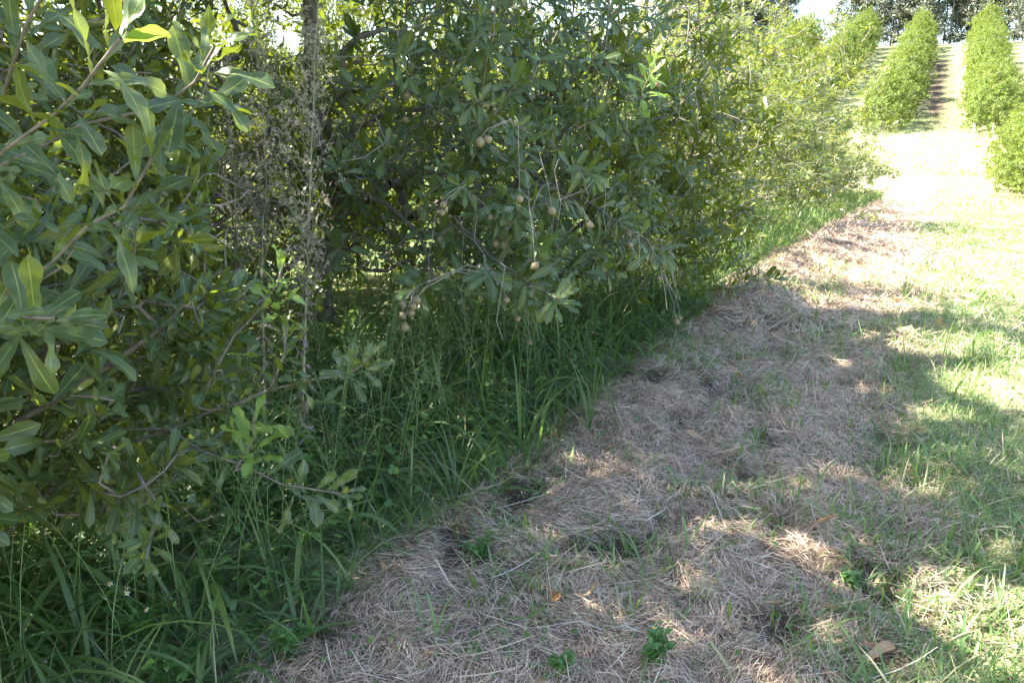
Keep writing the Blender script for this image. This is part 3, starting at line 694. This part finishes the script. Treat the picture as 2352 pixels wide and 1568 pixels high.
# ------------------------------------------------------------------ ground cover (uncountable: stuff)
def scatter(rng, n, s0, s1, t0, t1, dens=None):
    s = rng.uniform(s0, s1, n); t = rng.uniform(t0, t1, n); x = s * U[0] + t * N_[0]; y = s * U[1] + t * N_[1]
    keep = y > .7
    px, py, d = proj(np.stack([x, y, zbase(x, y) + .1], -1)); keep &= (px > -70) & (px < 1094) & (py < 760) & (py > -20)
    if dens is not None: keep &= rng.rand(n) < dens(x, y, s, t)
    return x[keep], y[keep], s[keep], t[keep]
def upright(rng, x, y, L, W, lean=.35, bend=(.6, .5), rows=6, fold=.25, cols=3, rnd=None, ins=.01, heading=None):
    n = len(x); az = rng.uniform(0, 2 * math.pi, n) if heading is None else heading
    le = np.abs(rng.normal(0, lean, n)); h = np.stack([np.cos(az), np.sin(az)], -1)
    A = np.stack([h[:, 0] * np.sin(le), h[:, 1] * np.sin(le), np.cos(le)], -1)
    Nn = np.stack([-h[:, 0] * np.cos(le), -h[:, 1] * np.cos(le), np.sin(le)], -1)       # bends toward its lean
    B = np.stack([x, y, height(x, y) - ins], -1)
    bd = np.clip(rng.normal(bend[0], bend[1], n), -.2, 2.6)
    return ribbons(B, A, Nn, L, W, bd, grassy, rows, cols, .0, fold, rnd, rng, .35)
def stuff(bag, name, mat, label=None, cat=None):
    o = bag.build(name, mat); tag(o, label, cat, None, 'stuff'); return o

rng = np.random.RandomState(7)
# tall grass under and beside the trees
g = Bag()
edge_n = lambda x, y: .30 * (fbm(x * 2.2, y * 2.2, 55, 2) - .5)
def band(x, y, s, t): return np.where(t + edge_n(x, y) > EDGE + .07, 0, np.where(t < -3.2, .45, 1.0)) * (.45 + .9 * fbm(x * 3.5, y * 3.5, 8, 2))
x, y, s, t = scatter(rng, 21000, -.5, 7.0, -4.0, -1.4, band)
hgt = np.clip(rng.gamma(4.5, .085, len(x)), .12, .85) * np.where(t > -1.95, .62, 1.0)
rr_ = rng.uniform(0, 1, len(x)) ** 1.05
g.add(*upright(rng, x, y, hgt, rng.choice([.006, .011, .016, .022], len(x), p=[.35, .3, .22, .13]) * rng.uniform(.8, 1.2, len(x)) * (.6 + hgt) * np.where(rr_ > .84, .42, 1), .8, (1.95, .8), 8, rnd=rr_))
x, y, s, t = scatter(rng, 20000, 7.0, 16.0, -4.5, -1.2, lambda x, y, s, t: band(x, y, s, t + .12) * .8)
hgt = np.clip(rng.gamma(5, .09, len(x)), .15, .8) * np.where(t > -1.9, .5, .85)
g.add(*upright(rng, x, y, hgt, rng.uniform(.006, .015, len(x)), .55, (1.2, .6), 5, cols=2, rnd=rng.uniform(0, 1, len(x)) ** .75))
x, y, s, t = scatter(rng, 22000, 16, 32, -4.6, -1.0, lambda x, y, s, t: np.where(t > -1.7 + 2.2 * edge_n(x, y), 0, fbm(x * 1.2, y * 1.2, 99, 2)))
hgt = np.clip(rng.gamma(4, .07, len(x)), .1, .6)
g.add(*upright(rng, x, y, hgt, rng.uniform(.012, .024, len(x)), .45, (1., .6), 4, cols=2, rnd=rng.uniform(0, 1, len(x)) ** .5))
stuff(g, 'tall_grass', M['grass'], 'tall arching green grass growing under the canopy beside the straw', 'grass')
# grass between the rows behind
g = Bag()
x, y, s, t = scatter(rng, 60000, 0, 32, -16, -4.4, lambda x, y, s, t: .25 + .75 * fbm(x * .8, y * .8, 13, 2))
hgt = rng.uniform(.12, .5, len(x))
g.add(*upright(rng, x, y, hgt, rng.uniform(.012, .026, len(x)), .5, (.9, .5), 4, cols=2, rnd=rng.uniform(0, 1, len(x))))
stuff(g, 'meadow_grass', M['grass_lawn'], 'sunlit grass between the first two rows, seen through the trees', 'grass')
# fine flowering panicles over the tall grass
g = Bag(); x, y, s, t = scatter(rng, 300, .8, 7, -3.0, -1.8)
for k in range(len(x)):
    h_ = rng.uniform(.45, .95); an = rng.uniform(0, 6.28); le = rng.uniform(.05, .35)
    b0 = np.array([x[k], y[k], float(height(x[k], y[k]))]); dx = np.array([math.cos(an), math.sin(an), 0])
    Pp = [b0 + dx * le * h_ * q ** 1.7 + np.array([0, 0, h_ * (q - .12 * q * q)]) for q in np.linspace(0, 1, 6)]
    g.add(*tube_path(Pp, .0013, .0007, 4))
    m_n = rng.randint(14, 30); uu = rng.uniform(.62, 1, m_n); base = np.array([np.interp(uu, np.linspace(0, 1, 6), [p_[c] for p_ in Pp]) for c in range(3)]).T
    th = rng.uniform(0, 6.28, m_n); ln = rng.uniform(.03, .11, m_n) * (1.3 - uu * .6); dd = np.stack([np.cos(th), np.sin(th), rng.uniform(.1, .9, m_n)], -1)
    e = base + nrmz(dd) * ln[:, None]
    g.add(*tubes(base, e, np.full(m_n, .0005), np.full(m_n, .0004), 3))
    for fq in (.55, .75, .95):
        c_ = base + (e - base) * fq
        g.add(*tubes(c_, c_ + np.array([0, 0, -.004]), np.full(m_n, .0011), np.full(m_n, .0006), 3))
stuff(g, 'grass_seed_heads', M['stalk'], 'fine pale seed heads standing over the tall grass', 'grass')

# straw mulch
def hmask(x, y): return np.clip((mound(x, y) - .27) / .11, .14, 1)
def straw_dens(x, y, s, t):
    return sstep(EDGE - .12, EDGE + .02, t + edge_n(x, y) * .6) * (1 - .86 * sstep(-.42, .4, t + (fbm(x * .8, y * .8, 21, 3) - .5) * .9)) * hmask(x, y)
def lay(rng, x, y, L, W, lift=.03, rows=4, tilt=.22, rnd=None):
    n = len(x); fl = fbm(x * 2.4, y * 2.4, 91, 2) * 10 + rng.normal(0, .65, n)
    az = fl; dh = .05
    gx_ = (height(x + dh, y) - height(x - dh, y)) / (2 * dh); gy_ = (height(x, y + dh) - height(x, y - dh)) / (2 * dh)
    A = np.stack([np.cos(az), np.sin(az), gx_ * np.cos(az) + gy_ * np.sin(az) + rng.normal(0, tilt, n)], -1)
    Nn = np.stack([-gx_, -gy_, np.ones(n)], -1) + rng.normal(0, .35, (n, 3))
    z = height(x, y) + .003 + lift * rng.rand(n) ** 2
    A = nrmz(A); B = np.stack([x, y, z], -1) - A * L[:, None] * .5
    B[:, 2] = np.maximum(B[:, 2], height(B[:, 0], B[:, 1]) + .001)
    return ribbons(B, A, Nn, L, W, rng.normal(0, .45, n), strawy, rows, 2, rnd=rnd, rng=rng, twist=.5)
g = Bag()
x, y, s, t = scatter(rng, 420000, .2, 6.0, -1.9, 2.6, straw_dens)
g.add(*lay(rng, x, y, np.clip(rng.gamma(2.6, .018, len(x)), .012, .16), rng.uniform(.0009, .0024, len(x)), .045, 3))
x, y, s, t = scatter(rng, 2600, .2, 6.0, -1.9, 2.2, straw_dens)
g.add(*lay(rng, x, y, rng.uniform(.1, .3, len(x)), rng.uniform(.0018, .0038, len(x)), .05, 5, rnd=rng.uniform(.4, 1, len(x))))
x, y, s, t = scatter(rng, 90000, 6.0, 12.0, -1.9, 2.8, straw_dens)
g.add(*lay(rng, x, y, rng.uniform(.05, .22, len(x)), rng.uniform(.003, .006, len(x)), .04, 3))
x, y, s, t = scatter(rng, 40000, 12.0, 28.0, -1.9, 2.8, straw_dens)
g.add(*lay(rng, x, y, rng.uniform(.08, .3, len(x)), rng.uniform(.006, .013, len(x)), .05, 3))
stuff(g, 'straw', M['straw'], 'pale cut straw spread thickly along the lane edge', 'straw')

# short green grass of the lane and the sprouts coming through the straw
g = Bag()
def lawn(x, y, s, t): return sstep(-.55, .35, t + (fbm(x * .8, y * .8, 21, 3) - .5) * .9) * (.3 + .7 * sstep(.36, .56, fbm(x * 1.5, y * 1.5, 71, 3)))
x, y, s, t = scatter(rng, 170000, .8, 8.0, -.6, 4.6, lawn)
hgt = np.clip(rng.gamma(3, .022, len(x)), .02, .22)
g.add(*upright(rng, x, y, hgt, rng.uniform(.0025, .0065, len(x)) * (.7 + 2.5 * hgt), .6, (.8, .5), 5, cols=2, rnd=rng.uniform(0, .95, len(x))))
x, y, s, t = scatter(rng, 170000, 8.0, 24.0, -.8, 8, lawn)
hgt = rng.uniform(.03, .13, len(x))
g.add(*upright(rng, x, y, hgt, rng.uniform(.006, .012, len(x)), .6, (.8, .5), 4, cols=2, rnd=rng.uniform(0, .96, len(x))))
x, y, s, t = scatter(rng, 50000, 24.0, 50.0, -1, 12, lawn)
hgt = rng.uniform(.06, .25, len(x))
g.add(*upright(rng, x, y, hgt, rng.uniform(.012, .028, len(x)), .6, (.8, .5), 3, cols=2, rnd=rng.uniform(0, 1, len(x))))
def spr(x, y, s, t): return (t > EDGE) * np.where(fbm(x * 2.7, y * 2.7, 61, 2) > .57, 1.0, .10) * (1 - .7 * (t > .8))
x, y, s, t = scatter(rng, 60000, .3, 10.0, -1.7, 1.2, spr)
hgt = np.clip(rng.gamma(2.5, .028, len(x)), .02, .26)
g.add(*upright(rng, x, y, hgt, rng.uniform(.004, .013, len(x)), .7, (1.1, .6), 6, rnd=rng.uniform(0, .85, len(x))))
x, y, s, t = scatter(rng, 60000, 46.0, 80.0, -9, 16)
g.add(*upright(rng, x, y, rng.uniform(.06, .3, len(x)), rng.uniform(.02, .05, len(x)), .6, (.8, .5), 3, cols=2, rnd=rng.uniform(.3, 1, len(x))))
stuff(g, 'short_grass', M['grass_lawn'], 'short green grass growing along the sunny lane', 'grass')

g = Bag()
x, y, s, t = scatter(rng, 2600, .3, 12, -3.2, 1.6, lambda x, y, s, t: np.where(t < EDGE, .7, .45))
n = len(x); az = rng.uniform(0, 6.28, n); L = rng.gamma(3, .017, n)
B = np.stack([x, y, height(x, y) + rng.uniform(.012, .04, n)], -1)
g.add(*ribbons(B, np.stack([np.cos(az), np.sin(az), rng.normal(0, .25, n)], -1), np.stack([rng.normal(0, .4, n), rng.normal(0, .4, n), np.ones(n)], -1), L, L * rng.uniform(.2, .36, n), rng.normal(.4, .9, n), obovate, 7, 3, .03, .4, None, rng, .5))
stuff(g, 'leaf_litter', M['dry'], 'small dry brown leaves scattered through the straw and grass', 'leaf litter')
# low broad-leaved ground cover
g = Bag()
def gc(x, y, s, t): return np.where(t < EDGE, 1., .55 + .2 * (t > .3)) * np.where(fbm(x * 3, y * 3, 15, 2) > .56, 1, .12)
x, y, s, t = scatter(rng, 24000, .3, 8.5, -3.6, 2.4, gc)
n = len(x); az = rng.uniform(0, 6.28, n); el = rng.uniform(.0, .7, n)
A = np.stack([np.cos(az) * np.cos(el), np.sin(az) * np.cos(el), np.sin(el)], -1); Nn = np.stack([rng.normal(0, .3, n), rng.normal(0, .3, n), np.ones(n)], -1)
L = rng.uniform(.012, .05, n) * np.where(t < EDGE, 1, .6); B = np.stack([x, y, height(x, y) + rng.uniform(.005, .3, n) * np.where(t < EDGE, 1, .13)], -1)
g.add(*ribbons(B, A, Nn, L, L * rng.uniform(.5, .9, n), rng.normal(.3, .4, n), ovate, 5, 3, .01, .2, None, rng))
stuff(g, 'ground_cover', M['herb'], 'small broad-leaved weeds close to the soil', 'weeds')

# ------------------------------------------------------------------ dead flowering weeds standing before the recess
def weed(seed, base, pts, label, pan0, dens, fluffn):
    rng = np.random.RandomState(seed); B0 = np.array([base[0], base[1], float(height(base[0], base[1]))])
    root = empty('dead_weed', B0); tag(root, label, 'weed', 'dead weeds in seed between the trees')
    P = [B0 - (0, 0, .05)] + pts; sk = Skel(P[0]); ids = sk.path(0, P[1:], .05, .0025, rng)
    sb = Bag(); SP = sk.P[:sk.n].copy(); rr = np.interp(np.arange(len(SP)), [0, len(SP) - 1], [.0085, .002])
    sb.add(*tubes(SP[:-1], SP[1:], rr[:-1], rr[1:], 7)); sb.build('stem', M['stem'], root, B0)
    pb = Bag(); fbg = Bag(); H = SP[-1][2] - B0[2]; fB = []; fA = []
    for k in range(dens):
        q = pan0 + (1 - pan0) * rng.rand() ** 1.25; i = int(np.clip(q, 0, .99) * (len(SP) - 1)); p = SP[i]; an = rng.uniform(0, 6.28)
        ln = (.36 - .18 * (q - pan0) / (1 - pan0)) * rng.uniform(.5, 1.2)
        d = np.array([math.cos(an) * .48, math.sin(an) * .48, .88]); mid = p + d * ln * .45 + rng.normal(0, .008, 3); e = p + d * ln + np.array([0, 0, .1 * ln]) + rng.normal(0, .012, 3)
        pb.add(*tube_path([p, mid, e], .0013, .0006, 4))
        for j in range(6):
            w_ = rng.uniform(.25, 1); c = p + (e - p) * w_; d2 = nrmz(rng.normal(0, 1, 3) + (0, 0, .8)); l2 = rng.uniform(.02, .06)
            pb.add(*tubes(c[None], (c + d2 * l2)[None], [.0006], [.0004], 3))
            for f in range(fluffn):
                fB.append(c + d2 * l2 * rng.uniform(.5, 1.05)); fA.append(rng.normal(0, 1, 3) + (0, 0, .3))
    pb.build('panicle', M['stem'], root, B0)
    n = len(fB); fbg.add(*ribbons(np.array(fB), np.array(fA), rng.normal(0, 1, (n, 3)), rng.uniform(.007, .017, n), rng.uniform(.003, .006, n), rng.normal(0, .8, n), strawy, 3, 2, rng=rng))
    fbg.build('seed_fluff', M['fluff'], root, B0)
    m_ = int(170 * min(1, H / 2)); wb = Bag(); ii = (rng.uniform(.06, .62, m_) * (len(SP) - 1)).astype(int); an = rng.uniform(0, 6.28, m_)
    A = np.stack([np.cos(an), np.sin(an), rng.uniform(-1.4, .2, m_)], -1); Nn = np.stack([rng.normal(0, .5, m_), rng.normal(0, .5, m_), np.ones(m_)], -1)
    wb.add(*ribbons(SP[ii], A, Nn, rng.uniform(.03, .085, m_), rng.uniform(.006, .014, m_), rng.normal(1.6, 1.2, m_), strawy, 8, 3, .03, .5, None, rng, 1.6))
    wb.build('withered_leaves', M['withered'], root, B0)
g1 = gpt(300, 452)
weed(1, g1, [at(303, 400, 3.42), at(306, 300, 3.42), at(310, 190, 3.42), at(315, 60, 3.42), at(318, -25, 3.45)], 'tallest dead weed with the bare stem and thick brown seed plume', .42, 100, 8)
weed(2, at(262, 430, 3.7), [at(262, 260, 3.7), at(266, 180, 3.7), at(261, 90, 3.7), at(249, -10, 3.7)], 'dead grey weed in seed, left of the tallest one', .42, 72, 8)
weed(3, at(232, 420, 3.9), [at(236, 250, 3.9), at(232, 150, 3.9), at(222, 70, 3.9)], 'shortest dead weed with thin grey plume, leftmost of the three', .42, 44, 8)

# ------------------------------------------------------------------ individual grass plants and herbs close to the camera
def grass_plant(seed, x, y, n, L, Wd, label, lean=.5, bend=(1.2, .5), mat='grass', group='single grass plants by the straw', rnd=(0, .85)):
    rng = np.random.RandomState(seed); B0 = np.array([x, y, float(height(x, y))])
    xx = x + rng.normal(0, .018, n); yy = y + rng.normal(0, .018, n)
    b_ = Bag(); b_.add(*upright(rng, xx, yy, rng.uniform(*L, n), rng.uniform(*Wd, n), lean, bend, 10, rnd=rng.uniform(*rnd, n)))
    o = b_.build('grass_plant', M[mat], None, B0); o.location = B0; tag(o, label, 'grass', group); return o
GP = [((190, 640), 9, (.35, .7), (.010, .017), 'broad-bladed grass plant bending right over the bottom left herbs'),
      ((60, 660), 8, (.35, .65), (.010, .016), 'broad-bladed grass plant in the bottom left corner'),
      ((300, 575), 12, (.3, .55), (.008, .014), 'leafy grass clump leaning onto the straw left of centre'),
      ((360, 540), 10, (.25, .5), (.007, .012), 'grass clump just above the straw edge, left of centre'),
      ((455, 500), 14, (.3, .6), (.008, .014), 'dense arching grass clump on the straw edge'),
      ((520, 455), 14, (.35, .7), (.010, .016), 'tallest pale grass clump standing below the nuts'),
      ((590, 430), 12, (.25, .5), (.007, .012), 'arching grass clump where the straw edge turns up the lane'),
      ((440, 640), 7, (.12, .26), (.005, .009), 'small grass sprout in the bottom straw, left of centre'),
      ((628, 560), 5, (.10, .20), (.006, .010), 'lone grass sprout in the middle of the straw'),
      ((628, 620), 6, (.12, .24), (.007, .011), 'bright upright grass sprout near the bottom middle'),
      ((700, 600), 18, (.08, .22), (.003, .006), 'fine dense grass tuft lying in the straw at bottom middle'),
      ((745, 545), 8, (.08, .18), (.005, .008), 'green grass tuft beside the sunny straw patch'),
      ((835, 520), 14, (.08, .2), (.005, .009), 'leafy grass tuft right of the straw, in shade'),
      ((965, 560), 16, (.10, .24), (.005, .009), 'sunlit grass tuft near the lower right edge'),
      ((905, 650), 14, (.08, .2), (.005, .009), 'grass tuft at the bottom edge beside the fallen brown strips'),
      ((900, 375), 26, (.15, .34), (.006, .010), 'big shaggy grass tuft half in the shadow on the lane'),
      ((905, 300), 30, (.15, .36), (.006, .010), 'bushy grass tuft in full sun beside the lane straw'),
      ((1000, 620), 14, (.08, .2), (.005, .009), 'grass tuft in the bottom right corner'),
      ((960, 470), 18, (.10, .24), (.005, .009), 'shaded grass tuft at the right edge of the lane')]
for k, (p, n, L, Wd, lab) in enumerate(GP):
    q = gpt(*p); grass_plant(300 + k, q[0], q[1], n, L, Wd, lab, mat='grass' if k < 7 else 'grass_lawn', bend=(1.2, .5) if k < 7 else (.8, .5))

def herb(seed, px, py, ht, n, label, flowers=0, L=(.03, .05)):
    rng = np.random.RandomState(seed); q = gpt(px, py); B0 = np.array([q[0], q[1], float(height(q[0], q[1]))])
    root = empty('herb', B0); tag(root, label, 'herb', 'broad-leaved herbs among the grass')
    sb = Bag(); lb = Bag(); fls = []
    for k in range(n):
        an = rng.uniform(0, 6.28); le = rng.uniform(.2, .6) * ht; top = B0 + np.array([math.cos(an) * le, math.sin(an) * le, ht * rng.uniform(.6, 1.05)])
        mid = (B0 + top) / 2 + np.array([0, 0, .12 * ht]); P = [B0, mid, top]; sb.add(*tube_path([B0, B0 * .5 + mid * .5 + (0, 0, .01), mid, top], .0016, .0009, 5))
        for j in range(6):
            f = .25 + .75 * j / 5; c = (B0 + (mid - B0) * f * 2) if f < .5 else (mid + (top - mid) * (f * 2 - 1))
            th = rng.uniform(0, 6.28) ; 
            for sg in (0, math.pi):
                A = np.array([[math.cos(th + sg), math.sin(th + sg), rng.uniform(.0, .5)]]); LL = np.array([rng.uniform(*L) * (1.1 - .5 * f)])
                lb.add(*ribbons(c[None], A, np.array([[rng.normal(0, .2), rng.normal(0, .2), 1.]]), LL, LL * rng.uniform(.45, .62), np.array([rng.normal(.5, .3)]), ovate, 8, 3, .012, .2, None, rng))
        fls.append(top)
    sb.build('stem', M['stalk'], root, B0); lb.build('leaves', M['herb'], root, B0)
    for k in range(flowers):
        c = fls[k % len(fls)] + np.array([rng.normal(0, .02), rng.normal(0, .02), rng.uniform(.01, .04)])
        f_ = Bag(); f_.add(*sphere((0, 0, 0), .0042, 8, 6)); fl = f_.build('flower', M['yellow'], root); fl.location = c - B0
        pb = Bag(); an = np.arange(5) / 5 * 6.28 + rng.rand(); A = np.stack([np.cos(an), np.sin(an), np.full(5, .1)], -1)
        pb.add(*ribbons(A * .003, A, np.tile([[0, 0, 1.]], (5, 1)), np.full(5, .0068), np.full(5, .005), np.full(5, .2), ovate, 4, 3, 0, .1, np.full(5, .5), rng))
        pt = pb.build('petals', M['petal'], fl); fl.rotation_euler = (rng.uniform(.2, .7), rng.normal(0, .3), 0)
herb(1, 150, 640, .22, 7, 'herb with small yellow-centred white daisies, low at bottom left', 5)
herb(2, 70, 610, .30, 5, 'taller daisy herb with one white flower, behind the low one at far left', 2)
herb(3, 180, 690, .14, 6, 'broad-leaved herb at the bottom edge beneath the daisies', 0, (.04, .06))
herb(4, 560, 672, .07, 8, 'leafy green herb at the bottom edge in the straw', 0, (.03, .045))
herb(5, 655, 662, .10, 9, 'bright heart-leaved herb at the bottom edge middle', 1, (.03, .05))
herb(6, 470, 655, .04, 3, 'dark four-leaved seedling in a bare hole at bottom', 0, (.035, .05))
herb(7, 290, 655, .12, 5, 'broad-leaved herb between grass blades, left of the straw', 0, (.035, .055))
herb(8, 590, 380, .35, 10, 'tall nettle-like herb under the right of the canopy', 0, (.03, .05))
herb(9, 850, 585, .07, 5, 'low round-leaved herb in the shaded straw at lower right', 0, (.03, .045))
herb(10, 480, 560, .12, 5, 'pale green herb on the straw edge slope', 0, (.03, .04))
herb(11, 120, 560, .35, 5, 'herb with pale pointed leaves amid the low boughs at left', 0, (.05, .07))

# ------------------------------------------------------------------ fallen leaves and strips
def fallen(seed, px, py, L, Wd, az, label, bend=.5, mat='dry', name='fallen_leaf', cat='leaf', prof=obovate, lift=.02, rnd=.3):
    rng = np.random.RandomState(seed); q = gpt(px, py); B0 = np.array([q[0], q[1], float(height(q[0], q[1])) + lift])
    A = np.array([[math.cos(az), math.sin(az), .05]]); b_ = Bag()
    b_.add(*ribbons(-A * L / 2, A, np.array([[rng.normal(0, .3), rng.normal(0, .3), 1.]]), np.array([L]), np.array([Wd]), np.array([bend]), prof, 12, 3, .03, .45, np.array([rnd]), rng))
    o = b_.build(name, M[mat]); o.location = B0; tag(o, label, cat, 'dry leaves fallen on the lane'); return o
fallen(1, 905, 655, .26, .030, -.25, 'long curved orange-brown dry strip, right of the bottom grass', .7, prof=strawy)
fallen(2, 895, 672, .24, .020, .05, 'thin pinkish dry strip at the very bottom right', .3, prof=strawy, rnd=.55)
fallen(3, 800, 255, .11, .035, .4, 'rust-brown dry leaf in the shade where the lane narrows', .8)
fallen(4, 952, 250, .13, .05, 1.2, 'curled red-brown leaf lying in bright sun on the lane', 1.0)
fallen(5, 990, 275, .14, .05, .2, 'red-brown leaf at the right of the sunny lane', .8)
fallen(6, 1002, 282, .12, .05, 2.2, 'second red-brown leaf beside the one at the right of the sunny lane', .9)
fallen(7, 745, 425, .07, .022, .6, 'small orange leaf in the shaded straw', .6)
fallen(8, 443, 611, .045, .03, .6, 'small brown leaf on the straw at bottom left', .4)
fallen(9, 1010, 455, .09, .035, 1.0, 'pinkish dry leaf at the right edge in shade', .8)
# long pale dry stalks lying on the straw
def dry_stalk(seed, p0, p1, r, label):
    a_ = gpt(*p0); c_ = gpt(*p1); rng = np.random.RandomState(seed); k = 7; P = [a_ + (c_ - a_) * q for q in np.linspace(0, 1, k)]
    P = [np.array([p[0], p[1], float(height(p[0], p[1])) + .022 + .01 * math.sin(2.2 * i)]) + rng.normal(0, .004, 3) for i, p in enumerate(P)]
    b_ = Bag(); b_.add(*tube_path(np.array(P), r, r * .5, 6)); o = b_.build('dry_stalk', M['post'], None, P[0]); o.location = P[0]; tag(o, label, 'stalk', 'dry stalks lying about')
dry_stalk(1, (140, 590), (235, 625), .006, 'thick pale dry stalk among the daisies at bottom left')
dry_stalk(2, (470, 520), (600, 548), .003, 'long pale dry stalk lying across the straw edge')
dry_stalk(3, (560, 630), (690, 655), .003, 'long bleached stalk in the bottom middle straw')
dry_stalk(4, (18, 650), (90, 690), .006, 'thick dry stalk in the bottom left corner')
bpy.data.objects.remove(proto_nut) if False else None
